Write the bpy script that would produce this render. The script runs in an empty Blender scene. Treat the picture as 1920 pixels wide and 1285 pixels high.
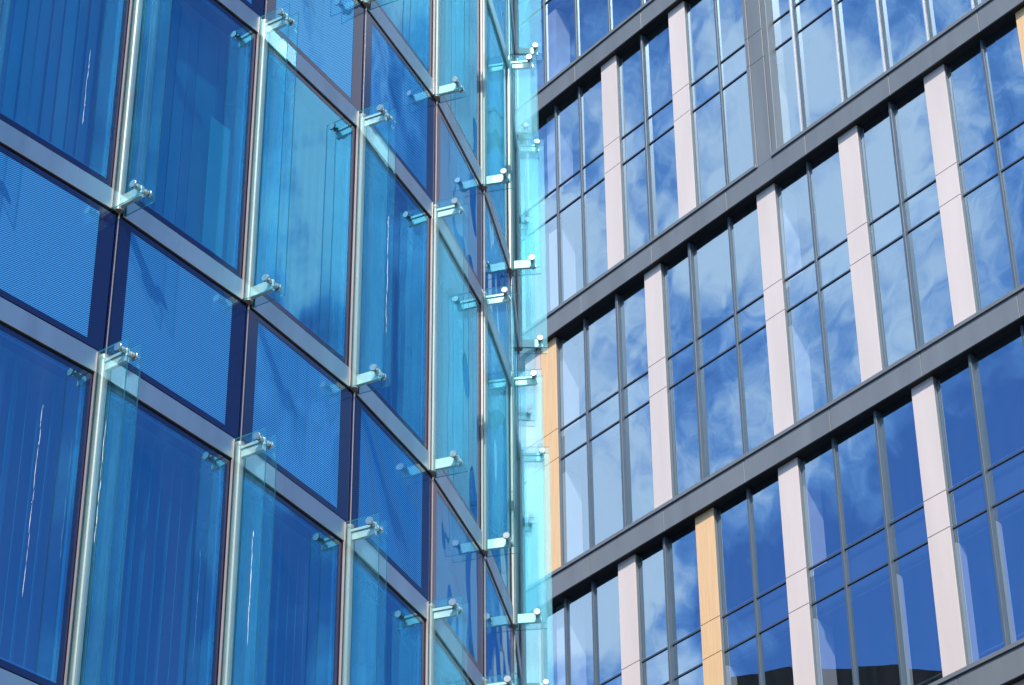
import bpy, math, random
from mathutils import Vector, Matrix, noise
random.seed(7)
S = bpy.context.scene
COL = S.collection
PI = math.pi
EYE = 1.6                                   # eye height of the photographer above the pavement

# ------------------------------------------------------------------ materials
def new_mat(name):
    m = bpy.data.materials.new(name); m.use_nodes = True
    nt = m.node_tree; nt.nodes.clear()
    return m, nt
def N(nt, t, **kw):
    n = nt.nodes.new(t)
    for k, v in kw.items(): setattr(n, k, v)
    return n
def setin(n, **kw):
    for k, v in kw.items():
        n.inputs[k.replace('_', ' ')].default_value = v
def out(nt, sh):
    o = N(nt, 'ShaderNodeOutputMaterial'); nt.links.new(sh, o.inputs['Surface'])
def col4(c): return (c[0], c[1], c[2], 1)

def paint(name, c, rough=0.5, metal=0.0, var=0.06, scale=3.0, spec=0.5, streak=False, bump=0.0):
    m, nt = new_mat(name); L = nt.links.new
    p = N(nt, 'ShaderNodeBsdfPrincipled')
    p.inputs['Roughness'].default_value = rough; p.inputs['Metallic'].default_value = metal
    p.inputs['Specular IOR Level'].default_value = spec
    g = N(nt, 'ShaderNodeNewGeometry')
    mp = N(nt, 'ShaderNodeMapping'); mp.inputs['Scale'].default_value = (1, 1, 0.15) if streak else (1, 1, 1)
    L(g.outputs['Position'], mp.inputs['Vector'])
    nz = N(nt, 'ShaderNodeTexNoise'); nz.inputs['Scale'].default_value = scale; nz.inputs['Detail'].default_value = 6
    L(mp.outputs[0], nz.inputs['Vector'])
    oi = N(nt, 'ShaderNodeObjectInfo')
    mr = N(nt, 'ShaderNodeMapRange'); mr.inputs['From Min'].default_value = 0.3; mr.inputs['From Max'].default_value = 0.7
    mr.inputs['To Min'].default_value = 1 - var; mr.inputs['To Max'].default_value = 1 + var
    L(nz.outputs['Fac'], mr.inputs['Value'])
    mr2 = N(nt, 'ShaderNodeMapRange'); mr2.inputs['To Min'].default_value = 1 - var * .6; mr2.inputs['To Max'].default_value = 1 + var * .6
    L(oi.outputs['Random'], mr2.inputs['Value'])
    mu = N(nt, 'ShaderNodeMath', operation='MULTIPLY'); L(mr.outputs[0], mu.inputs[0]); L(mr2.outputs[0], mu.inputs[1])
    vm = N(nt, 'ShaderNodeVectorMath', operation='SCALE'); vm.inputs[0].default_value = c
    L(mu.outputs[0], vm.inputs['Scale']); L(vm.outputs[0], p.inputs['Base Color'])
    if bump:
        b = N(nt, 'ShaderNodeBump'); b.inputs['Strength'].default_value = bump; b.inputs['Distance'].default_value = 0.02
        L(nz.outputs['Fac'], b.inputs['Height']); L(b.outputs[0], p.inputs['Normal'])
    out(nt, p.outputs[0]); return m

def wavy_normal(nt, scale, dist, tilt, detail=1.0, vstretch=1.0, big=0.0):
    """float-glass waviness plus a small random tilt of every pane"""
    L = nt.links.new
    g = N(nt, 'ShaderNodeNewGeometry'); oi = N(nt, 'ShaderNodeObjectInfo')
    wn = N(nt, 'ShaderNodeTexWhiteNoise', noise_dimensions='1D'); L(oi.outputs['Random'], wn.inputs['W'])
    off = N(nt, 'ShaderNodeVectorMath', operation='SCALE'); off.inputs['Scale'].default_value = 50
    L(wn.outputs['Color'], off.inputs[0])
    mp = N(nt, 'ShaderNodeMapping'); mp.inputs['Scale'].default_value = (1, 1, vstretch); L(g.outputs['Position'], mp.inputs['Vector'])
    ad = N(nt, 'ShaderNodeVectorMath', operation='ADD'); L(mp.outputs[0], ad.inputs[0]); L(off.outputs[0], ad.inputs[1])
    nz = N(nt, 'ShaderNodeTexNoise'); nz.inputs['Scale'].default_value = scale; nz.inputs['Detail'].default_value = detail
    L(ad.outputs[0], nz.inputs['Vector'])
    b = N(nt, 'ShaderNodeBump'); b.inputs['Strength'].default_value = 1.0; b.inputs['Distance'].default_value = dist
    L(nz.outputs['Fac'], b.inputs['Height'])
    c = N(nt, 'ShaderNodeVectorMath', operation='SUBTRACT'); c.inputs[1].default_value = (.5, .5, .5); L(wn.outputs['Color'], c.inputs[0])
    s = N(nt, 'ShaderNodeVectorMath', operation='SCALE'); s.inputs['Scale'].default_value = tilt; L(c.outputs[0], s.inputs[0])
    a2 = N(nt, 'ShaderNodeVectorMath', operation='ADD'); L(b.outputs[0], a2.inputs[0]); L(s.outputs[0], a2.inputs[1])
    nn = N(nt, 'ShaderNodeVectorMath', operation='NORMALIZE'); L(a2.outputs[0], nn.inputs[0])
    return nn.outputs[0]

def schlick(nt, f0, f1):
    """reflectance from f0 (face on) to f1 (grazing), the same for front and back faces"""
    L = nt.links.new; g = N(nt, 'ShaderNodeNewGeometry')
    d = N(nt, 'ShaderNodeVectorMath', operation='DOT_PRODUCT'); L(g.outputs['Normal'], d.inputs[0]); L(g.outputs['Incoming'], d.inputs[1])
    a = N(nt, 'ShaderNodeMath', operation='ABSOLUTE'); L(d.outputs['Value'], a.inputs[0])
    b = N(nt, 'ShaderNodeMath', operation='SUBTRACT'); b.inputs[0].default_value = 1; L(a.outputs[0], b.inputs[1])
    p = N(nt, 'ShaderNodeMath', operation='POWER'); p.inputs[1].default_value = 5; L(b.outputs[0], p.inputs[0])
    m = N(nt, 'ShaderNodeMath', operation='MULTIPLY_ADD'); m.inputs[1].default_value = f1 - f0; m.inputs[2].default_value = f0; L(p.outputs[0], m.inputs[0])
    return m.outputs[0]

def grazing_tint(nt, g, refl):
    """a coating's colour fades to clear white glare at grazing angles"""
    mx = N(nt, 'ShaderNodeMix', data_type='RGBA'); mx.inputs['A'].default_value = col4(refl); mx.inputs['B'].default_value = (.75, .98, 1, 1)
    k = N(nt, 'ShaderNodeMath', operation='MULTIPLY'); k.inputs[1].default_value = 1.15; k.use_clamp = True
    nt.links.new(schlick(nt, 0, 1), k.inputs[0]); nt.links.new(k.outputs[0], mx.inputs['Factor']); nt.links.new(mx.outputs['Result'], g.inputs['Color'])

def lens(mb, f, x, z, w, h, rnd, y=0.0):
    """one small dried run: an irregular thin lens standing on the plane y of frame f"""
    n = 5
    for k in range(n):
        a, b = k / n, (k + 1) / n
        wa, wb = w * math.sin(PI * a) + .0004, w * math.sin(PI * b) + .0004; sh = .15 * w
        xa, xb = x + rnd.uniform(-sh, sh), x + rnd.uniform(-sh, sh)
        mb.quad(f(xa - wa/2, y, z - h*a), f(xa + wa/2, y, z - h*a), f(xa + wb/2, y, z - h*b), f(xa - wb/2, y, z - h*b))
def streak(f, x, z0, z1, parent, seed, w=.0045, y=0.0):
    rnd = random.Random(seed); mb = MB(); z = z0
    while z > z1:
        h = rnd.uniform(.01, .16) ; lens(mb, f, x + rnd.uniform(-.004, .004) + (z0 - z) * rnd.uniform(0, .004), z, w * rnd.uniform(.35, 1), h, rnd, y); z -= h * rnd.uniform(.55, 1.1)
    return mb.build('dried_streak', M['lime'], parent)

def coated_glass(name, trans, refl, fac, wave=(1.2, .002, .01), vstretch=1.0, rough=0.0, dirt=0.02):
    """tinted see-through pane with a reflective coating"""
    m, nt = new_mat(name); L = nt.links.new
    nrm = wavy_normal(nt, *wave, vstretch=vstretch)
    t = N(nt, 'ShaderNodeBsdfTransparent'); t.inputs['Color'].default_value = col4(trans)
    g = N(nt, 'ShaderNodeBsdfGlossy'); g.inputs['Roughness'].default_value = rough; grazing_tint(nt, g, refl)
    L(nrm, g.inputs['Normal'])
    mx = N(nt, 'ShaderNodeMixShader'); L(schlick(nt, fac, 1), mx.inputs[0]); L(t.outputs[0], mx.inputs[1]); L(g.outputs[0], mx.inputs[2])
    d = N(nt, 'ShaderNodeBsdfDiffuse'); d.inputs['Color'].default_value = (.55, .6, .62, 1)
    gp = N(nt, 'ShaderNodeNewGeometry'); nz = N(nt, 'ShaderNodeTexNoise'); nz.inputs['Scale'].default_value = 6; nz.inputs['Detail'].default_value = 8
    mp = N(nt, 'ShaderNodeMapping'); mp.inputs['Scale'].default_value = (1, 1, .2); L(gp.outputs['Position'], mp.inputs[0]); L(mp.outputs[0], nz.inputs['Vector'])
    dm = N(nt, 'ShaderNodeMath', operation='MULTIPLY'); dm.inputs[1].default_value = dirt * 2; L(nz.outputs['Fac'], dm.inputs[0])
    m2 = N(nt, 'ShaderNodeMixShader'); L(dm.outputs[0], m2.inputs[0]); L(mx.outputs[0], m2.inputs[1]); L(d.outputs[0], m2.inputs[2])
    out(nt, m2.outputs[0]); return m

def fritted_glass(name):
    """opaque blue spandrel glass: staggered dark dots printed on pale blue that join into diagonal rows, under a reflective face"""
    m, nt = new_mat(name); L = nt.links.new
    uv = N(nt, 'ShaderNodeUVMap')
    def wave(ax, ay, pitch):
        d = N(nt, 'ShaderNodeVectorMath', operation='DOT_PRODUCT'); d.inputs[1].default_value = (ax * 2 * PI / pitch, ay * 2 * PI / pitch, 0); L(uv.outputs[0], d.inputs[0])
        c = N(nt, 'ShaderNodeMath', operation='COSINE'); L(d.outputs['Value'], c.inputs[0]); return c.outputs[0]
    w1, w2 = wave(-1, 1, .0165), wave(1, 1, .0165)
    ad = N(nt, 'ShaderNodeMath', operation='MULTIPLY_ADD'); ad.inputs[1].default_value = .45; L(w2, ad.inputs[0]); L(w1, ad.inputs[2])
    mr = N(nt, 'ShaderNodeMapRange', interpolation_type='SMOOTHSTEP'); mr.inputs['From Min'].default_value = -.55; mr.inputs['From Max'].default_value = .35; L(ad.outputs[0], mr.inputs['Value'])
    mc = N(nt, 'ShaderNodeMix', data_type='RGBA'); mc.inputs['A'].default_value = (.003, .04, .15, 1); mc.inputs['B'].default_value = (.08, .33, .60, 1)
    L(mr.outputs[0], mc.inputs['Factor'])
    d = N(nt, 'ShaderNodeBsdfDiffuse'); L(mc.outputs['Result'], d.inputs['Color'])
    g = N(nt, 'ShaderNodeBsdfGlossy'); g.inputs['Roughness'].default_value = 0.0; grazing_tint(nt, g, (.13, .46, .85))
    L(wavy_normal(nt, 2.2, .010, .006, vstretch=.55), g.inputs['Normal'])
    mx = N(nt, 'ShaderNodeMixShader'); L(schlick(nt, .26, 1), mx.inputs[0]); L(d.outputs[0], mx.inputs[1]); L(g.outputs[0], mx.inputs[2])
    out(nt, mx.outputs[0]); return m

def fin_glass(name, tint, edge=False):
    m, nt = new_mat(name); L = nt.links.new
    t = N(nt, 'ShaderNodeBsdfTransparent'); t.inputs['Color'].default_value = col4(tint)
    g = N(nt, 'ShaderNodeBsdfGlossy'); g.inputs['Roughness'].default_value = 0.0; g.inputs['Color'].default_value = (.45, .86, 1, 1)
    L(wavy_normal(nt, 1.5, .001, .004), g.inputs['Normal'])
    mx = N(nt, 'ShaderNodeMixShader'); L(schlick(nt, .045, .6), mx.inputs[0]); L(t.outputs[0], mx.inputs[1]); L(g.outputs[0], mx.inputs[2])
    d = N(nt, 'ShaderNodeBsdfDiffuse'); d.inputs['Color'].default_value = (.20, .74, .90, 1)
    tl = N(nt, 'ShaderNodeBsdfTranslucent'); tl.inputs['Color'].default_value = (.12, .72, .9, 1)
    ms = N(nt, 'ShaderNodeMixShader'); ms.inputs[0].default_value = .5; L(d.outputs[0], ms.inputs[1]); L(tl.outputs[0], ms.inputs[2])
    m2 = N(nt, 'ShaderNodeMixShader'); L(mx.outputs[0], m2.inputs[1]); L(ms.outputs[0], m2.inputs[2])
    if edge: m2.inputs[0].default_value = .22
    else:
        gp = N(nt, 'ShaderNodeNewGeometry'); mp = N(nt, 'ShaderNodeMapping'); mp.inputs['Scale'].default_value = (1, 1, .12); L(gp.outputs['Position'], mp.inputs[0])
        nz = N(nt, 'ShaderNodeTexNoise'); nz.inputs['Scale'].default_value = 22; nz.inputs['Detail'].default_value = 5; L(mp.outputs[0], nz.inputs['Vector'])
        mr = N(nt, 'ShaderNodeMapRange'); mr.inputs['From Min'].default_value = .35; mr.inputs['From Max'].default_value = .75
        mr.inputs['To Min'].default_value = .008; mr.inputs['To Max'].default_value = .045; L(nz.outputs['Fac'], mr.inputs['Value'])
        L(mr.outputs[0], m2.inputs[0])
    out(nt, m2.outputs[0]); return m

M = {}
M['vision'] = coated_glass('blue_vision_glass', (.12, .55, .80), (.15, .62, 1.0), .40, wave=(1.3, .006, .006), vstretch=.6, dirt=.02)
M['frit'] = fritted_glass('dotted_spandrel_glass')
M['navy'] = paint('navy_border', (.006, .012, .06), rough=.12, var=.05, spec=.6)
M['black'] = paint('black_gasket', (.006, .005, .006), rough=.6)
M['steel'] = paint('brushed_steel_rail', (.40, .43, .44), rough=.42, metal=1.0, var=.10, scale=5, streak=True)
M['steel_bright'] = paint('polished_steel', (.46, .45, .44), rough=.27, metal=.95, var=.04)
M['blade'] = paint('satin_steel_blade', (.50, .56, .53), rough=.5, metal=.6, var=.06)
M['post'] = paint('pale_steel_post', (.275, .25, .225), rough=.45, metal=.3, var=.05, scale=4)
M['trim'] = paint('rosy_steel_trim', (.36, .30, .29), rough=.42, metal=.4, var=.06)
M['fin'] = fin_glass('clear_fin_glass', (.93, .992, .993))
M['finedge'] = fin_glass('fin_glass_edge', (.22, .48, .52), edge=True)
M['blind'] = paint('blind_fabric', (.30, .52, .40), rough=.8, var=.08)
M['lime'] = paint('dried_lime', (.75, .78, .78), rough=.7)
M['sunlitslat'] = paint('sunlit_green_slat', (.75, .88, .58), rough=.8)  # blind fabric with the sunlight put into its colour
M['spacer'] = paint('pane_spacer', (.22, .36, .45), rough=.4, var=.03)
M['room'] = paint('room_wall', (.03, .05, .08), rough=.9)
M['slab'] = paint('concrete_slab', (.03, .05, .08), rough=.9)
M['roofdark'] = paint('dark_roof_cladding', (.030, .017, .012), rough=.7, var=.3, scale=1.2)
M['rglass'] = coated_glass('blue_reflective_glass', (.80, .88, .97), (.50, .735, 1.0), .52, wave=(.9, .0036, .0050), dirt=.015)
M['ledge'] = paint('grey_ledge_metal', (.14, .155, .17), rough=.42, var=.10, scale=2.5, spec=.5, streak=True)
M['sill'] = paint('grey_sill_metal', (.15, .165, .18), rough=.4, var=.05)
M['mull'] = paint('grey_mullion', (.07, .095, .125), rough=.35, var=.06)
M['transom'] = paint('dark_transom', (.045, .065, .10), rough=.4)
M['ceiling'] = paint('white_ceiling', (.42, .46, .48), rough=.9)
M['mullbright'] = paint('bright_mullion_cap', (.62, .66, .70), rough=.3, metal=.6)
M['pink'] = paint('pale_pink_cladding', (.585, .505, .475), rough=.55, var=.055, scale=1.8, streak=True)
M['orange'] = None
M['backpan'] = paint('slab_edge_panel', (.05, .08, .12), rough=.6)
M['column'] = paint('white_column', (.85, .83, .83), rough=.6, var=.03)
M['plain'] = coated_glass('lower_floor_glass', (.10, .16, .22), (.45, .65, .9), .5, wave=(.9, .004, .003))
M['ground'] = paint('paving', (.22, .21, .20), rough=.85, var=.15, scale=.6, bump=.2)
M['asphalt'] = paint('asphalt', (.05, .05, .052), rough=.9, var=.2, scale=5, bump=.3)

def wood():
    m, nt = new_mat('orange_timber_cladding'); L = nt.links.new
    p = N(nt, 'ShaderNodeBsdfPrincipled'); p.inputs['Roughness'].default_value = .5
    g = N(nt, 'ShaderNodeNewGeometry'); mp = N(nt, 'ShaderNodeMapping'); mp.inputs['Scale'].default_value = (14, 14, .5); L(g.outputs['Position'], mp.inputs[0])
    nz = N(nt, 'ShaderNodeTexNoise'); nz.inputs['Scale'].default_value = 2.2; nz.inputs['Detail'].default_value = 6; L(mp.outputs[0], nz.inputs['Vector'])
    cr = N(nt, 'ShaderNodeValToRGB'); cr.color_ramp.elements[0].position = .3; cr.color_ramp.elements[1].position = .7
    cr.color_ramp.elements[0].color = (.66, .41, .205, 1); cr.color_ramp.elements[1].color = (.74, .49, .265, 1)
    L(nz.outputs['Fac'], cr.inputs[0]); L(cr.outputs[0], p.inputs['Base Color']); out(nt, p.outputs[0]); return m
M['orange'] = wood()

# ------------------------------------------------------------------ mesh builder
class MB:
    def __init__(s): s.v = []; s.f = []; s.mi = []; s.uv = []
    def quad(s, a, b, c, d, mi=0, uv=None):
        i = len(s.v); s.v += [Vector(a), Vector(b), Vector(c), Vector(d)]; s.f.append((i, i+1, i+2, i+3)); s.mi.append(mi)
        s.uv.append(uv or ((0, 0),) * 4)
    def hexa(s, p, mi=0, side_mi=None):
        """p: 8 corners, 0-3 one face ring, 4-7 the opposite ring"""
        i = len(s.v); s.v += [Vector(q) for q in p]
        fs = [(0, 3, 2, 1), (4, 5, 6, 7), (0, 1, 5, 4), (1, 2, 6, 5), (2, 3, 7, 6), (3, 0, 4, 7)]
        for k, f in enumerate(fs):
            s.f.append(tuple(i + j for j in f)); s.mi.append(mi if (side_mi is None or k < 2) else side_mi); s.uv.append(((0, 0),) * 4)
    def box(s, fr, x0, x1, y0, y1, z0, z1, mi=0):
        """box in a frame fr(x,y,z)->world"""
        s.hexa([fr(x0, y0, z0), fr(x1, y0, z0), fr(x1, y0, z1), fr(x0, y0, z1), fr(x0, y1, z0), fr(x1, y1, z0), fr(x1, y1, z1), fr(x0, y1, z1)], mi)
    def ring(s, fr, x0, x1, z0, z1, bl, br, bb, bt, y0, y1, mi=0):
        s.box(fr, x0, x0 + bl, y0, y1, z0, z1, mi); s.box(fr, x1 - br, x1, y0, y1, z0, z1, mi)
        s.box(fr, x0 + bl, x1 - br, y0, y1, z0, z0 + bb, mi); s.box(fr, x0 + bl, x1 - br, y0, y1, z1 - bt, z1, mi)
    def cyl(s, a, b, r0, r1=None, n=20, caps=True, mi=0, bev=0.0):
        a = Vector(a); b = Vector(b); r1 = r0 if r1 is None else r1
        ax = (b - a).normalized(); u = ax.orthogonal().normalized(); w = ax.cross(u)
        prof = [(a, r0), (b, r1)]
        if bev: prof = [(a, r0 - bev), (a + ax * bev, r0), (b - ax * bev, r1), (b, r1 - bev)]
        i = len(s.v)
        for c, r in prof:
            for k in range(n):
                an = 2 * PI * k / n; s.v.append(c + u * (r * math.cos(an)) + w * (r * math.sin(an)))
        for j in range(len(prof) - 1):
            for k in range(n):
                s.f.append((i + j*n + k, i + j*n + (k+1) % n, i + (j+1)*n + (k+1) % n, i + (j+1)*n + k)); s.mi.append(mi); s.uv.append(((0, 0),) * 4)
        if caps:
            s.f.append(tuple(i + k for k in reversed(range(n)))); s.mi.append(mi); s.uv.append(((0, 0),) * n)
            e = i + (len(prof) - 1) * n
            s.f.append(tuple(e + k for k in range(n))); s.mi.append(mi); s.uv.append(((0, 0),) * n)
    def build(s, name, mats, parent=None, smooth=False, bevel=0.0):
        c = Vector((0, 0, 0))
        lo = Vector((min(v.x for v in s.v), min(v.y for v in s.v), min(v.z for v in s.v)))
        hi = Vector((max(v.x for v in s.v), max(v.y for v in s.v), max(v.z for v in s.v)))
        c = (lo + hi) / 2
        me = bpy.data.meshes.new(name); me.from_pydata([v - c for v in s.v], [], s.f)
        if not isinstance(mats, (list, tuple)): mats = [mats]
        for m in mats: me.materials.append(m)
        ul = me.uv_layers.new(name='UVMap')
        for p, mi, uv in zip(me.polygons, s.mi, s.uv):
            p.material_index = mi; p.use_smooth = smooth
            for li, q in zip(p.loop_indices, uv): ul.data[li].uv = q
        me.update()
        o = bpy.data.objects.new(name, me); COL.objects.link(o)
        put(o, c, parent)
        if bevel:
            b = o.modifiers.new('bevel', 'BEVEL'); b.width = bevel; b.segments = 1; b.limit_method = 'ANGLE'
        return o
WPOS = {}
def put(o, wpos, parent):
    WPOS[o.name] = Vector(wpos)
    if parent is not None:
        o.parent = parent; o.location = Vector(wpos) - WPOS[parent.name]
    else: o.location = wpos
def empty(name, loc, parent=None, **props):
    o = bpy.data.objects.new(name, None); o.empty_display_size = .2; COL.objects.link(o); put(o, Vector(loc), parent)
    for k, v in props.items(): o[k] = v
    return o
def copy_to(o, wpos, parent, rot=0.0):
    c = o.copy(); COL.objects.link(c); put(c, wpos, parent); c.rotation_euler = (0, 0, rot); return c

# ================================================================== ROUND GLASS BUILDING (left)
FLOOR = 3.6; ZB = 9.957 + EYE; FINH = 2.498; RAILT = 2.507; RAILH = .157; GAP = .110; FINW = .2647
MUL = {1: (-2.55271, 13.35512, -.64985), 2: (-1.80891, 14.39594, -.56255), 3: (-1.15002, 15.49525, -.45751), 4: (-.62196, 16.66451, -.35242),
       5: (-.24289, 17.89161, -.23915), 6: (-.00523, 19.1519, -.11416), 7: (.07113, 20.43395, .01414)}
def step(m, ang, L, sgn):
    x, y, a = MUL[m]; an = a + ang / 2 * sgn
    return (x - math.sin(an) * L * sgn, y + math.cos(an) * L * sgn, a + ang * sgn)
MUL[0] = step(1, .105, 1.283, -1)
for k in range(-1, -4, -1): MUL[k] = step(k + 1, .11, 1.283, -1)
for k in range(8, 14): MUL[k] = step(k - 1, .125, 1.283, 1)
def mul_frame(m):
    x, y, a = MUL[m]
    n = Vector((math.cos(a), math.sin(a), 0)); t = Vector((-math.sin(a), math.cos(a), 0))
    return Vector((x, y, 0)), n, t
def centre(m):
    P, n, t = mul_frame(m); return P + t * (GAP / 2)
def bay(m):
    A, B = centre(m), centre(m + 1); t = (B - A); L = t.length; t.normalize(); n = Vector((t.y, -t.x, 0))
    def fr(x, y, z): return A + t * x - n * y + Vector((0, 0, z))     # y grows inwards
    return fr, L, t, n
round_b = empty('glass_office_building', (-11.45, 20.77, 0), label='curved office building of deep blue glass with clear glass fins on steel brackets', category='office building')

M_FIRST, M_LAST = -3, 10
FL = (-1, 0, 1, 2)
for fl in FL:
    zb = ZB + fl * FLOOR
    for m in range(M_FIRST, M_LAST):
        fr, L, t, n = bay(m)
        # --- window
        w = empty('window', fr(L/2, 0, zb + RAILH), round_b)
        x0, x1, z0, z1 = .066, L - .066, zb + RAILH + .018, zb + RAILT - RAILH - .018
        b = MB(); b.ring(fr, x0, x1, z0, z1, .028, .048, .045, .034, .015, .05); b.build('frame', M['navy'], w)
        g = MB(); g.quad(fr(x0 + .028, .017, z0 + .045), fr(x1 - .048, .017, z0 + .045), fr(x1 - .048, .017, z1 - .034), fr(x0 + .028, .017, z1 - .034),
                         uv=((0, 0), (L, 0), (L, 2), (0, 2))); g.build('glass_pane', M['vision'], w)
        s = MB(); s.ring(fr, x0 + .040, x1 - .060, z0 + .058, z1 - .046, .012, .012, .010, .010, .03, .04); s.build('pane_spacer', M['spacer'], w)
        if m <= 8 and fl < 2:
            rnd = random.Random(m * 31 + fl * 7)
            bl = MB(); nsl = 10; base = rnd.choice([.10, .2, .3]) if fl >= 0 and m < 3 else rnd.choice([.5, .75, .9])
            for k in range(nsl):
                cx = .13 + (L - .26) * (k + .5) / nsl; an = base + rnd.uniform(-.18, .18); hw = .052
                dx, dy = math.cos(an) * hw, math.sin(an) * hw; yy = .22
                sw = rnd.uniform(-.012, .012)
                a = fr(cx - dx, yy - dy, zb + 2.3); c_ = fr(cx + dx, yy + dy, zb + 2.3)
                a2 = fr(cx - dx + sw, yy - dy, zb + .2); c2 = fr(cx + dx + sw, yy + dy, zb + .2)
                nn = (c_ - a).cross(Vector((0, 0, 1))).normalized() * .0015
                bl.hexa([a2 + nn, c2 + nn, c_ + nn, a + nn, a2 - nn, c2 - nn, c_ - nn, a - nn])
            bl.box(fr, .1, L - .1, .19, .25, zb + 2.3, zb + 2.335)
            bl.build('vertical_blind', M['blind'], w)
            if (m, fl) == (1, 0):
                q = MB(); q.box(fr, .93, 1.13, .13, .134, zb + .2, zb + 1.45); q.build('sunlit_slat', M['sunlitslat'], w)  # pale colour stands in for a sunlit patch on the blind
        for (mm, ff, sx_, za_, zb_) in ((0, 0, .93, 1.15, .55), (0, -1, .86, 1.95, .75)):
            if (m, fl) == (mm, ff): streak(fr, sx_, zb + za_, zb + zb_, w, m + fl, y=.0165)
        # --- rails
        for (ra, rb) in ((zb, zb + RAILH + .003), (zb + RAILT - RAILH, zb + RAILT)):
            r = MB(); r.box(fr, .050, L - .058, 0, .06, ra, rb); r.build('steel_rail', M['steel'], round_b, bevel=.003)
        # --- spandrel
        sp = empty('spandrel_panel', fr(L/2, 0, zb + RAILT), round_b)
        x0, x1, z0, z1 = .007, L - .010, zb + RAILT + .016, zb + FLOOR - .020
        b = MB(); b.ring(fr, x0, x1, z0, z1, .132, .132, .046, .042, .012, .05); b.build('border', M['navy'], sp)
        g = MB(); a_, b_, c_, d_ = x0 + .132, x1 - .132, z0 + .046, z1 - .042
        g.quad(fr(a_, .014, c_), fr(b_, .014, c_), fr(b_, .014, d_), fr(a_, .014, d_), uv=((0, 0), (b_ - a_, 0), (b_ - a_, d_ - c_), (0, d_ - c_)))
        g.quad(fr(a_, .03, c_), fr(b_, .03, c_), fr(b_, .03, d_), fr(a_, .03, d_))
        g.build('dotted_glass', M['frit'], sp)

# dark carrier behind the joints, one curved skin per building
car = MB()
for m in range(M_FIRST, M_LAST):
    fr, L, t, n = bay(m)
    for fl in FL:
        zb = ZB + fl * FLOOR
        car.box(fr, 0, L, .052, .075, zb + RAILT - .02, zb + FLOOR + .02)                    # behind the spandrel
        car.box(fr, 0, L, .062, .085, zb - .0, zb + RAILH + .017)
        car.box(fr, 0, .064, .062, .085, zb + RAILH, zb + RAILT); car.box(fr, L - .064, L, .062, .085, zb + RAILH, zb + RAILT)
        car.box(fr, 0, L, .062, .085, zb + RAILT - RAILH - .017, zb + RAILT - .02)
car.build('carrier_frame', M['black'], round_b)

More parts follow.
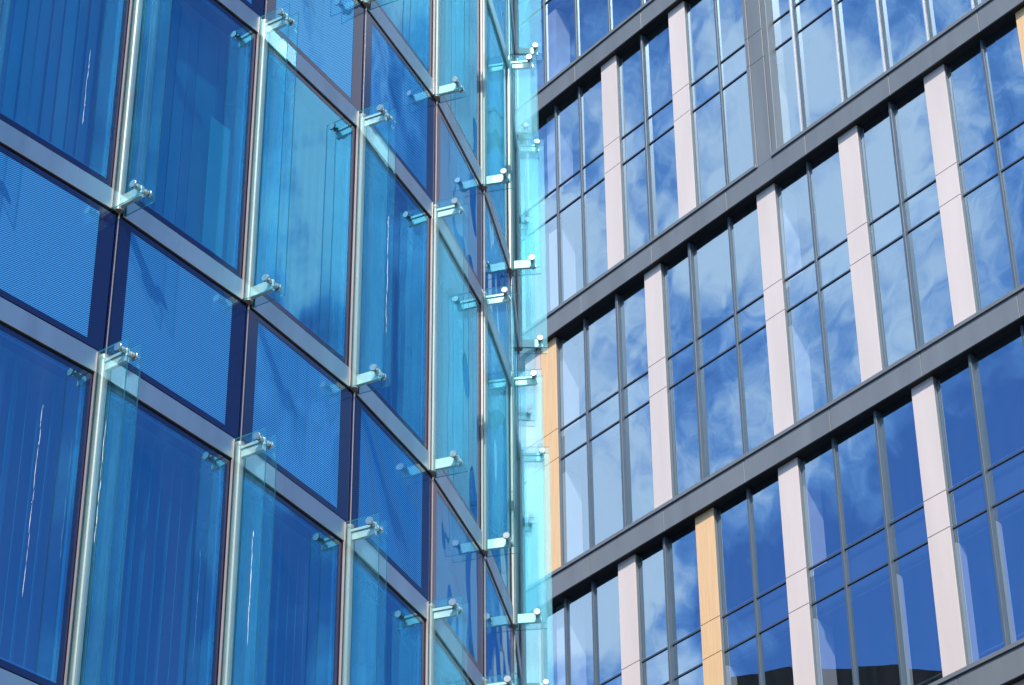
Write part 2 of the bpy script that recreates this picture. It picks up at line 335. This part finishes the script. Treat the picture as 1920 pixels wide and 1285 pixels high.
# mullion posts, joints, fins, brackets
disc = MB(); disc.cyl((0, 0, 0), (0, .014, 0), .030, n=28, bev=.003); disc_o = disc.build('standoff_disc', M['steel_bright'], round_b, smooth=False)
disc_used = False
def fin_visible(m, fl):
    if fl == -1: return 0 <= m <= 8
    if fl == 0: return 0 <= m <= 9
    if fl == 1: return 2 <= m <= 10
    return 5 <= m <= 10
for fl in FL:
    zb = ZB + fl * FLOOR
    for m in range(M_FIRST, M_LAST + 1):
        P, n, t = mul_frame(m); C = P + t * (GAP / 2)
        up = Vector((0, 0, 1))
        def f(x, y, z, C=C, n=n, t=t): return C + t * x + n * y + up * z      # y outwards
        # half-round cover post between the two fins
        pm = MB(); K = 9
        ring = [(math.cos(PI * k / (K-1)) * -.030, .004 + math.sin(PI * k / (K-1)) * .026) for k in range(K)]
        z0, z1 = zb + .012, zb + RAILT - .012
        for k in range(K - 1):
            (xa, ya), (xb, yb) = ring[k], ring[k+1]
            pm.quad(f(xa, ya, z0), f(xb, yb, z0), f(xb, yb, z1), f(xa, ya, z1))
        pm.quad(f(-.030, .004, z0), f(-.030, -.04, z0), f(-.030, -.04, z1), f(-.030, .004, z1))
        pm.quad(f(.030, -.04, z0), f(.030, .004, z0), f(.030, .004, z1), f(.030, -.04, z1))
        for k in range(K - 1):
            (xa, ya), (xb, yb) = ring[k], ring[k+1]
            pm.quad(f(xa, ya, z0), f(xb, yb, z0), f(xb, -.02, z0), f(xa, -.02, z0)); pm.quad(f(xa, ya, z1), f(xb, yb, z1), f(xb, -.02, z1), f(xa, -.02, z1))
        o = pm.build('mullion_post', M['post'], round_b, smooth=False)
        # spandrel joint: narrow steel line with a dark split near its top
        j = MB(); j.box(f, .005, .0095, -.004, .002, zb + RAILT + .004, zb + FLOOR - .055); j.box(f, .004, .0105, -.004, .004, zb + FLOOR - .048, zb + FLOOR - .004)
        j.build('joint_strip', M['trim'], round_b)
        if not fin_visible(m, fl): continue
        for sgn in (-1, 1):
            fx = sgn * GAP / 2; th = .012
            xa, xb = (fx - th/2, fx + th/2)
            fin = MB()
            fin.hexa([f(xa, 0, zb), f(xa, FINW, zb), f(xa, FINW, zb + FINH), f(xa, 0, zb + FINH), f(xb, 0, zb), f(xb, FINW, zb), f(xb, FINW, zb + FINH), f(xb, 0, zb + FINH)], mi=0, side_mi=1)
            fo = fin.build('glass_fin', [M['fin'], M['finedge']], round_b)
            for (mm, ff, sg, ry, za_, zb_) in ((1, -1, -1, .13, 1.95, 1.1), (3, 0, 1, .22, 1.5, .5), (2, -1, -1, .20, 1.75, 1.0)):
                if (m, fl, sgn) == (mm, ff, sg):
                    def ff_(x, y, z, fx=fx): return f(fx - .0065, x, z)
                    streak(ff_, ry, zb + za_, zb + zb_, fo, m * 7 + ff, w=.005)
            tr = MB(); tr.box(f, fx - .0105 if sgn < 0 else fx + .007, fx - .0065 if sgn < 0 else fx + .011, -.012, .005, zb + .004, zb + FINH - .004)
            if sgn < 0: tr.build('edge_trim', M['trim'], fo)
            else: tr.build('edge_trim', M['mull'], fo)
        rot = math.atan2(-t.x, t.y)
        for top in (False, True):
            za, zc = (zb + 2.374, zb + 2.452) if top else (zb + .034, zb + .116)
            br = MB(); br.box(f, -.014, .014, .004, .205, za, zc - (.022 if top else 0))
            if top: br.box(f, -.024, .014, .004, .200, zc - .020, zc)
            zs = zc - .022 if not top else zc - .006
            ys = .195
            br.cyl(f(-.075, ys, zs), f(.075, ys, zs), .011, n=12)
            br.cyl(f(-.048, ys, zs), f(-.024, ys, zs), .019, n=16); br.cyl(f(.024, ys, zs), f(.048, ys, zs), .019, n=16)
            br.cyl(f(0, ys, zs - .03), f(0, ys, zs + .02), .018, n=14)
            bo = br.build('bracket', M['blade'], round_b)
            for s_ in (-1, 1):
                ctr = f(s_ * .063 - (0.014 if s_ < 0 else 0), ys, zs)
                if not disc_used: disc_o.parent = None; put(disc_o, ctr, bo); disc_o.rotation_euler = (0, 0, rot); disc_used = True
                else: copy_to(disc_o, ctr, bo, rot)

# floors, core, upper and lower storeys, roof
cc = Vector((-11.45, 20.77, 0)); RB = 11.57
def arc_pts(r, a0=-1.3, a1=1.4, n=40):
    return [cc + Vector((math.cos(a0 + (a1 - a0) * k / n), math.sin(a0 + (a1 - a0) * k / n), 0)) * r for k in range(n + 1)]
def sector(mb, r0, r1, z0, z1, n=40, mi=0):
    A, B = arc_pts(r0, n=n), arc_pts(r1, n=n); u = Vector((0, 0, 1))
    for k in range(n):
        mb.hexa([A[k] + u*z0, B[k] + u*z0, B[k+1] + u*z0, A[k+1] + u*z0, A[k] + u*z1, B[k] + u*z1, B[k+1] + u*z1, A[k+1] + u*z1], mi)
for fl in (-1, 0, 1, 2, 3):
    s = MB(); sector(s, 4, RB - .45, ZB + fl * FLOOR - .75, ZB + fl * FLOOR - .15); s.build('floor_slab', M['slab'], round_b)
for fl in (-1, 0, 1):
    s = MB(); sector(s, 7.0, RB - .34, ZB + fl * FLOOR + 2.42, ZB + fl * FLOOR + 2.45); c_ = s.build('ceiling', M['ceiling'], round_b)
    for m in range(0, 6):
        fr, L_, t_, n_ = bay(m)
        for yy in (.75, 1.9):
            q = MB(); q.cyl(fr(L_/2, yy, ZB + fl * FLOOR + 2.405), fr(L_/2, yy, ZB + fl * FLOOR + 2.419), .075, n=20); q.build('downlight', M['spacer'], c_)
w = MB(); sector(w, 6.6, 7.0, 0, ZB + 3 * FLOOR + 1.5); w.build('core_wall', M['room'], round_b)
def strip_wall(name, z0, z1, mat, r=RB - .03, a0=-2.2, a1=2.2):
    w = MB(); pts = arc_pts(r, a0, a1, 48); u = Vector((0, 0, 1)); q = arc_pts(r - .25, a0, a1, 48)
    for k in range(48): w.hexa([pts[k] + u*z0, pts[k+1] + u*z0, q[k+1] + u*z0, q[k] + u*z0, pts[k] + u*z1, pts[k+1] + u*z1, q[k+1] + u*z1, q[k] + u*z1])
    return w.build(name, mat, round_b)
strip_wall('lower_glazing', .6, ZB - FLOOR - .1, M['plain'])
strip_wall('base_wall', 0, .6, M['steel'])
strip_wall('upper_glazing', ZB + 3 * FLOOR, ZB + 4 * FLOOR, M['plain'])
strip_wall('parapet', ZB + 4 * FLOOR, ZB + 4 * FLOOR + .5, M['steel'], r=RB + .05)
for z in (3.0, 6.2): strip_wall('string_rail', z, z + .16, M['steel'], r=RB + .02)
def back_arc(name, a0, a1, r, z0, z1, mat):
    w = MB(); pts = arc_pts(r, a0, a1, 40); u = Vector((0, 0, 1)); q = arc_pts(r - .25, a0, a1, 40)
    for k in range(40): w.hexa([pts[k] + u*z0, pts[k+1] + u*z0, q[k+1] + u*z0, q[k] + u*z0, pts[k] + u*z1, pts[k+1] + u*z1, q[k+1] + u*z1, q[k] + u*z1])
    return w.build(name, mat, round_b)
aL = math.atan2(MUL[M_LAST][1] - cc.y, MUL[M_LAST][0] - cc.x); aF = math.atan2(MUL[M_FIRST][1] - cc.y, MUL[M_FIRST][0] - cc.x)
back_arc('rear_wall', aL + .01, 2 * PI + aF - .01, RB - .05, ZB - FLOOR - .1, ZB + 3 * FLOOR, M['plain'])
rf = MB(); pts = arc_pts(RB - .1, 0, 2 * PI, 64)[:-1]; i0 = len(rf.v); zt = ZB + 4 * FLOOR + .2
for p_ in pts: rf.v.append(p_ + Vector((0, 0, zt)))
for p_ in pts: rf.v.append(p_ + Vector((0, 0, zt - .3)))
nn = len(pts); rf.f.append(tuple(range(nn))); rf.mi.append(0); rf.uv.append(((0, 0),) * nn)
rf.f.append(tuple(reversed(range(nn, 2*nn)))); rf.mi.append(0); rf.uv.append(((0, 0),) * nn)
for k in range(nn): rf.f.append((k, nn + k, nn + (k+1) % nn, (k+1) % nn)); rf.mi.append(0); rf.uv.append(((0, 0),) * 4)
rf.build('roof', M['roofdark'], round_b)

# ================================================================== CLAD OFFICE BUILDING (right)
NR = Vector((.78416493, .62055246, 0)); DR = Vector((.62055246, -.78416493, 0)); DD = 30.0
def rf3(u, w, z): return NR * (DD + w) + DR * u + Vector((0, 0, z + EYE))     # w grows into the building
PER = 6.438; ZL = 31.55                                                     # underside of the ledge B
UA, UZ = -46.0, -19.9                                                       # the facade's two ends
clad = empty('clad_office_building', rf3(-31, 0, -EYE), label='office building of reflective sky blue windows with grey ledges and pale pink strips', category='office building')
SH_U, SH_Z = .164, -.14                                                      # from the reference plane to the ledge's face
joints = [-44.8 + 2.341 * k for k in range(14)]
jref = [-35.485 + SH_U + 2.3405 * k for k in range(-5, 9)]
for b in range(-3, 3):
    z0 = ZL + PER * b
    le = empty('ledge', rf3(-31, 0, z0), clad)
    edges = [UA] + [j for j in jref if UA < j < UZ] + [UZ]
    q = MB()
    for a, c in zip(edges[:-1], edges[1:]):
        q.box(rf3, a + .007, c - .007, -.13, -.02, z0, z0 + .50)
    q.build('ledge_panel', M['ledge'], le, bevel=.003)
    q = MB(); q.box(rf3, UA, UZ, -.012, .6, z0 + .012, z0 + .49); q.build('ledge_core', M['black'], le)
    q = MB()
    if b == 0:
        q.box(rf3, UA, -29.70, -.165, .10, z0 + .506, z0 + .585); q.box(rf3, -29.24, UZ, -.165, .10, z0 + .506, z0 + .585)
    else: q.box(rf3, UA, UZ, -.165, .10, z0 + .506, z0 + .585)
    q.build('sill', M['sill'], le, bevel=.003)
    q = MB(); q.box(rf3, UA, UZ, -.10, .10, z0 - .006, z0 - .001); q.build('soffit', M['black'], le)

# rows: (kind, left u as seen in the reference plane)
SW = .525
def T(u): return ('thin', u)
def W(u, k=.06): return ('wide', u, k)
def P_(u): return ('pink', u)
def O_(u): return ('orange', u)
row1 = [T(-42.4), P_(-41.6), T(-40.1), P_(-39.2), T(-37.75), T(-36.60), T(-35.43), T(-34.25), T(-33.10), T(-31.9), P_(-31.1), W(-29.7), T(-28.4), P_(-27.6), T(-26.1), P_(-25.2), T(-23.74), P_(-22.8), W(-21.4), T(-20.2), P_(-19.4), T(-18.0)]
row2 = [T(-44.2), P_(-43.4), W(-42.2), P_(-41.3), T(-39.8), P_(-38.9), T(-37.4), T(-36.24), T(-35.38), P_(-34.555), W(-33.19), P_(-32.225), T(-30.75)] + [('cap', -28.49 + 1.172 * k) for k in range(11)]
row3 = [T(-44.3), P_(-43.5), W(-42.2), P_(-41.0), T(-39.6), W(-38.4), P_(-37.45), O_(-36.90), T(-35.42), W(-34.36, .07), P_(-33.40), W(-32.015, .07), T(-30.77), P_(-29.905), T(-28.44), P_(-27.55), W(-26.165), P_(-25.21), T(-23.74), O_(-22.86),
        T(-21.4), W(-20.34), P_(-19.38), T(-18.1)]
row4 = [T(-44.3), P_(-43.5), T(-42.2), O_(-41.2), T(-39.9), W(-38.6), P_(-37.6), T(-36.28), T(-35.40), P_(-34.565), W(-33.20), O_(-32.235), T(-30.75), P_(-29.88), T(-28.42), W(-27.34), P_(-26.375), W(-24.99), T(-23.73), P_(-22.85), T(-21.4), W(-20.3), P_(-19.36), T(-17.9)]
row5 = [T(-43.4), P_(-42.4), T(-40.9), P_(-39.9), W(-38.4), P_(-37.5), T(-36.2), W(-35.3), P_(-34.5), T(-33.1), P_(-32.2), T(-30.8), O_(-29.9), T(-28.4), P_(-27.5), W(-26.1), P_(-25.2), T(-23.7), P_(-22.8), T(-21.4), P_(-20.4), T(-19.0), P_(-18.1)]
row6 = [(k[0], k[1] + .0, *k[2:]) for k in row3 if k[1] > -40 and k[0] != 'orange']
rows = {1: row1, 0: row2, -1: row3, -2: row4, -3: row5}
nwin = 0
for b, els in rows.items():
    zlo = ZL + PER * b + .585; zhi = ZL + PER * (b + 1)
    t1, t2 = ZL + PER * b + 4.078, ZL + PER * b + 3.353                    # transom centres
    els = sorted([e for e in els if e[1] + SW < UZ], key=lambda e: e[1])
    spans = []; cur = UA
    def close(a, c):
        if c - a > .12: spans.append((a, c))
    for e in els:
        k, u = e[0], e[1]
        if b == 0 and -29.9 < u < -29.2: continue
        if k in ('pink', 'orange'):
            st = empty('cladding_strip', rf3(u + SW/2, 0, zlo), clad)
            q = MB()
            for (a, c) in ((zlo + .002, t2 - .007), (t2 + .007, t1 - .007), (t1 + .007, zhi - .010)):
                q.box(rf3, u, u + SW, 0, .022, a, c)
            q.build('cladding_panel', M[k], st, bevel=.002)
            q = MB(); q.box(rf3, u + .006, u + SW - .004, .024, .096, zlo, zhi - .008); q.build('reveal_frame', M['sill'], st)
            q = MB(); q.box(rf3, u + .10, u + SW - .10, .0965, .13, zlo, zhi - .008); q.build('backing', M['backpan'], st)
            if k == 'orange': st['label'] = 'orange timber look cladding strip'
            if b <= -2:
              q = MB(); q.box(rf3, u + SW - .08, u + SW - .01, .135, .37, zlo, t2 - .26); q.build('inner_lining', M['column'], st)
            close(cur, u + .01); cur = u + SW - .004
        elif k == 'thin':
            q = MB(); q.box(rf3, u - .06, u - .005, .045, .12, zlo, zhi - .007); q.build('slim_mullion', M['mull'], clad, bevel=.002)
            close(cur, u - .06); cur = u - .005
        elif k == 'wide':
            q = MB(); q.box(rf3, u, u + e[2], 0, .12, zlo, zhi - .007); q.build('deep_mullion', M['mull'], clad, bevel=.003)
            if b <= -2:
              q = MB(); q.box(rf3, u - .01, u + e[2] - .004, .125, .27, zlo, t2 - .26); q.build('inner_post', M['column'], clad)
            close(cur, u); cur = u + e[2]
        elif k == 'cap':
            q = MB(); q.box(rf3, u, u + .05, -.005, .12, zlo, zhi - .007); o = q.build('capped_mullion', M['mull'], clad)
            q = MB(); q.box(rf3, u - .008, u + .020, -.035, -.006, zlo + .01, zhi - .007); q.build('bright_cap', M['mullbright'], o)
            close(cur, u); cur = u + .05
    close(cur, UZ)
    for (a, c) in spans:
        if b == 0 and a < -29.4 and c > -29.4:
            parts = [(a, -29.74), (-29.30, c)]
        else: parts = [(a, c)]
        for (a2, c2) in parts:
            w = empty('window', rf3((a2 + c2) / 2, .1, zlo), clad)
            g = MB(); oy = .10
            for (p0, p1) in ((zlo, t2 - .013), (t2 + .013, t1 - .013), (t1 + .013, zhi - .007)):
                g.quad(rf3(a2, oy, p0), rf3(c2, oy, p0), rf3(c2, oy, p1), rf3(a2, oy, p1))
            g.build('glass_pane', M['rglass'], w)
            for tz in (t1, t2):
                q = MB(); q.box(rf3, a2, c2, .075, .12, tz - .015, tz + .015); q.build('transom', M['transom'], w)
            q = MB(); q.box(rf3, a2 + .01, c2 - .01, .20, .215, t2 - .18, t1 + .02); q.build('slab_edge_panel', M['backpan'], w)
            nwin += 1
# grey vertical bay between the two window sections
q = MB(); z0, z1 = ZL + .50, ZL + PER
vb = empty('vertical_cladding_bay', rf3(-29.45, 0, z0), clad)
for (a, c) in ((z0 + .002, ZL + 3.15), (ZL + 3.158, ZL + 3.897), (ZL + 3.905, z1 - .002)):
    q.box(rf3, -29.655, -29.265, -.13, .10, a, c)
    q.box(rf3, -29.765, -29.663, -.150, .10, a, c)
q.box(rf3, -29.257, -29.12, -.105, .10, z0 + .09, z1 - .002)
q.build('bay_panel', M['ledge'], vb, bevel=.003)
q = MB(); q.box(rf3, -29.74, -29.16, .09, .14, z0 + .09, z1 - .01); q.build('bay_core', M['sill'], vb)
# structural columns and interiors
zbot, ztop = -EYE + .0, ZL + 2 * PER + .6
for k in range(-1, 3):
    u0 = -36.385 + 6.965 * k
    q = MB(); q.box(rf3, u0 - .42, u0, .222, .635, zbot, ztop); q.build('column', M['column'], clad)
slabs = MB()
for b in range(-4, 2):
    zl = ZL + PER * b
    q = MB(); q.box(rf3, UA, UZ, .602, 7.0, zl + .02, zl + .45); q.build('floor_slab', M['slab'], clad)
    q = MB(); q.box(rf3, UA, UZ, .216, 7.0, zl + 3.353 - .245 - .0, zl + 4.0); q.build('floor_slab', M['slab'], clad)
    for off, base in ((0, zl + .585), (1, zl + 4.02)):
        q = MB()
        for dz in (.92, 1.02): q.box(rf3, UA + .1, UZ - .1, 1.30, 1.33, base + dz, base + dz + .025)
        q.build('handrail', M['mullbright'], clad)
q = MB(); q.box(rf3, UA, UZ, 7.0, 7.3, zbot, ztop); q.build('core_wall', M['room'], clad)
for u in (UA, UZ):
    q = MB(); q.box(rf3, u - .15 if u == UA else u, u if u == UA else u + .15, -.05, 14, zbot, ztop); q.build('end_wall', M['pink'] if u == UZ else M['ledge'], clad)
q = MB(); q.box(rf3, UA - .15, UZ + .15, 13.9, 14.1, zbot, ztop); q.build('rear_wall', M['ledge'], clad)
q = MB(); q.box(rf3, UA - .2, UZ + .2, -.17, 14.2, ztop, ztop + .35); q.build('roof', M['ledge'], clad, bevel=.01)
# plain lower storeys beneath the detailed ones
zz = ZL - 3 * PER
q = MB()
for k in range(23): q.box(rf3, UA + k * 1.17, UA + k * 1.17 + .07, .02, .12, zbot, zz - .01)
q.build('lower_mullions', M['mull'], clad)
q = MB(); q.quad(rf3(UA, .1, zbot + .6), rf3(UZ, .1, zbot + .6), rf3(UZ, .1, zz), rf3(UA, .1, zz)); q.build('lower_glazing', M['rglass'], clad)
for z_ in (zbot + .3, zbot + 4.2, zbot + 8.0):
    if z_ < zz: q = MB(); q.box(rf3, UA, UZ, -.05, .13, z_, z_ + .35); q.build('lower_band', M['ledge'], clad)

# ================================================================== dark slab block that the right-hand windows mirror
q = MB()
tower = empty('dark_office_block', (-26, 45, 0), label='dark brown office block standing behind the curved glass building', category='office building')
def tfr(x, y, z): return Vector((-26 + x, 45 + y, z))
YS = [-6.5, -5.0, -3.5, -2.0, -0.5, 1.2, 3.5]
ZS = [29.6, 30.2, 30.6, 30.8, 30.9, 30.8, 29.6]
q.box(tfr, -12, 14, YS[0], YS[-1], 0, 28.2); q.build('wall', M['roofdark'], tower)
q = MB()
for k in range(6):
    q.hexa([tfr(-12.3, YS[k], 28.2), tfr(14.3, YS[k], 28.2), tfr(14.3, YS[k], ZS[k]), tfr(-12.3, YS[k], ZS[k]),
            tfr(-12.3, YS[k+1], 28.2), tfr(14.3, YS[k+1], 28.2), tfr(14.3, YS[k+1], ZS[k+1]), tfr(-12.3, YS[k+1], ZS[k+1])])
q.build('roof', M['roofdark'], tower)

# ================================================================== ground
def sheet(name, x0, x1, y0, y1, z, mat):
    q = MB(); q.quad((x0, y0, z), (x1, y0, z), (x1, y1, z), (x0, y1, z)); o = q.build(name, mat); o['kind'] = 'structure'; return o
sheet('ground', -800, 800, -800, 800, -.012, M['asphalt'])
q = MB(); q.box(lambda x, y, z: Vector((x, y, z)), -60, 60, -6, 70, -.25, -.004); o = q.build('pavement', M['ground']); o['kind'] = 'structure'

# ================================================================== camera
cam = bpy.data.cameras.new('camera'); co = bpy.data.objects.new('camera', cam); COL.objects.link(co)
th, ro = .58768, -.00936
F = Vector((0, math.cos(th), math.sin(th))); R0 = Vector((1, 0, 0)); U0 = R0.cross(F)
R = R0 * math.cos(ro) + U0 * math.sin(ro); U = U0 * math.cos(ro) - R0 * math.sin(ro)
co.matrix_world = Matrix(((R.x, U.x, -F.x, 0), (R.y, U.y, -F.y, 0), (R.z, U.z, -F.z, EYE), (0, 0, 0, 1)))
cam.lens = 4866.5 / 1920 * 36; cam.sensor_width = 36; cam.clip_end = 3000; cam.clip_start = .05
S.camera = co

# ================================================================== light
sx, sy = -.145, -.99
s_out = -(sx * NR.x + sy * NR.y); el = math.atan(1.45 * s_out)
sd = Vector((sx, sy, 0)).normalized() * math.cos(el) + Vector((0, 0, math.sin(el)))
sun = bpy.data.lights.new('sun', 'SUN'); sun.energy = 4.3; sun.angle = math.radians(.53); sun.color = (1, .95, .88)
so = bpy.data.objects.new('sun', sun); COL.objects.link(so); so.rotation_euler = sd.to_track_quat('Z', 'Y').to_euler()

W_ = bpy.data.worlds.new('World'); S.world = W_; W_.use_nodes = True
nt = W_.node_tree; nt.nodes.clear(); L = nt.links.new
sky = N(nt, 'ShaderNodeTexSky', sky_type='NISHITA'); sky.sun_disc = False
sky.sun_elevation = el; sky.sun_rotation = math.atan2(sd.x, sd.y); sky.air_density = 1.0; sky.dust_density = .1; sky.ozone_density = 4.0; sky.altitude = 50
tc = N(nt, 'ShaderNodeTexCoord')
def dirv(az_right, e):
    a, e = math.radians(az_right), math.radians(e); return (math.sin(a) * math.cos(e), math.cos(a) * math.cos(e), math.sin(e))
nm = N(nt, 'ShaderNodeVectorMath', operation='NORMALIZE'); L(tc.outputs['Generated'], nm.inputs[0])
n1 = N(nt, 'ShaderNodeTexNoise'); n1.inputs['Scale'].default_value = 12; n1.inputs['Detail'].default_value = 9; n1.inputs['Roughness'].default_value = .60; n1.inputs['Distortion'].default_value = .35
L(nm.outputs[0], n1.inputs['Vector'])
# (azimuth to the right of the view, elevation, spread in degrees, weight) of the cloud banks and clear patches; the bank behind the camera is added to brighten the fins
banks = [(-79, 34, 8, .045), (-87, 33.5, 4.5, .15), (-86, 28.5, 4, .08), (-84, 40, 9, .06), (-90, 34, 5, .05), (-88, 26.5, 4.2, -.45), (-93, 28, 4, -.3), (65.5, 38.4, 3.6, .38), (69, 32.5, 2.6, -.1), (66, 28, 4, .12), (52, 36.5, 2.2, .06), (51, 33, 4, -.22), (57, 40, 4, .20), (36.5, 31.5, 5, .5), (23, 30, 5, .3), (-75.5, 30, 3.0, .5), (23, 33, 5, .3), (186, 33, 13, .6), (85, 30, 10, -.25), (99, 36, 9, -.2), (52, 27, 7, -.15)]
na = N(nt, 'ShaderNodeMath', operation='MULTIPLY_ADD'); na.inputs[1].default_value = 1.75; na.inputs[2].default_value = -.375; L(n1.outputs['Fac'], na.inputs[0])
acc = na.outputs[0]
for az, e, spr, wt in banks:
    dp = N(nt, 'ShaderNodeVectorMath', operation='DOT_PRODUCT'); dp.inputs[1].default_value = dirv(az, e); L(nm.outputs[0], dp.inputs[0])
    k = 1 / (math.radians(spr) ** 2)
    a = N(nt, 'ShaderNodeMath', operation='MULTIPLY_ADD'); a.inputs[1].default_value = k; a.inputs[2].default_value = -k; L(dp.outputs['Value'], a.inputs[0])
    ex = N(nt, 'ShaderNodeMath', operation='EXPONENT'); L(a.outputs[0], ex.inputs[0])
    ad = N(nt, 'ShaderNodeMath', operation='MULTIPLY_ADD'); ad.inputs[1].default_value = wt; L(ex.outputs[0], ad.inputs[0]); L(acc, ad.inputs[2]); acc = ad.outputs[0]
mr = N(nt, 'ShaderNodeMapRange', interpolation_type='SMOOTHSTEP'); mr.inputs['From Min'].default_value = .58; mr.inputs['From Max'].default_value = .84
mr.inputs['To Max'].default_value = .9; L(acc, mr.inputs['Value'])
tint = N(nt, 'ShaderNodeMix', data_type='RGBA', blend_type='MULTIPLY'); tint.inputs['Factor'].default_value = 1; tint.inputs['B'].default_value = (.50, .77, 1.04, 1)
L(sky.outputs[0], tint.inputs['A'])
mxc = N(nt, 'ShaderNodeMix', data_type='RGBA')
dps = N(nt, 'ShaderNodeVectorMath', operation='DOT_PRODUCT'); dps.inputs[1].default_value = sd; L(nm.outputs[0], dps.inputs[0])    # clouds near the sun are brighter
sm = N(nt, 'ShaderNodeMapRange', interpolation_type='SMOOTHSTEP'); sm.inputs['From Min'].default_value = .80; sm.inputs['From Max'].default_value = 1.0
sm.inputs['To Min'].default_value = 1.0; sm.inputs['To Max'].default_value = 2.7; L(dps.outputs['Value'], sm.inputs['Value'])
cb = N(nt, 'ShaderNodeVectorMath', operation='SCALE'); cb.inputs[0].default_value = (6.6, 6.9, 7.2); L(sm.outputs[0], cb.inputs['Scale']); L(cb.outputs[0], mxc.inputs['B'])
thin = N(nt, 'ShaderNodeMapRange', interpolation_type='SMOOTHSTEP'); thin.inputs['From Min'].default_value = .42; thin.inputs['From Max'].default_value = .68
thin.inputs['To Max'].default_value = .74; L(acc, thin.inputs['Value'])
mth = N(nt, 'ShaderNodeMix', data_type='RGBA'); mth.inputs['B'].default_value = (1.8, 3.5, 6.1, 1)
L(thin.outputs[0], mth.inputs['Factor']); L(tint.outputs['Result'], mth.inputs['A'])
L(mr.outputs[0], mxc.inputs['Factor']); L(mth.outputs['Result'], mxc.inputs['A'])
bg = N(nt, 'ShaderNodeBackground'); bg.inputs['Strength'].default_value = .15; L(mxc.outputs['Result'], bg.inputs['Color'])
wo = N(nt, 'ShaderNodeOutputWorld'); L(bg.outputs[0], wo.inputs['Surface'])

S.view_settings.view_transform = 'Standard'; S.view_settings.look = 'None'; S.view_settings.exposure = .45; S.view_settings.gamma = 1
S.cycles.transparent_max_bounces = 48; S.cycles.max_bounces = 10; S.cycles.glossy_bounces = 6; S.cycles.caustics_reflective = False; S.cycles.caustics_refractive = False
S.cycles.sample_clamp_indirect = 6
print('windows', nwin, 'sun el', math.degrees(el))
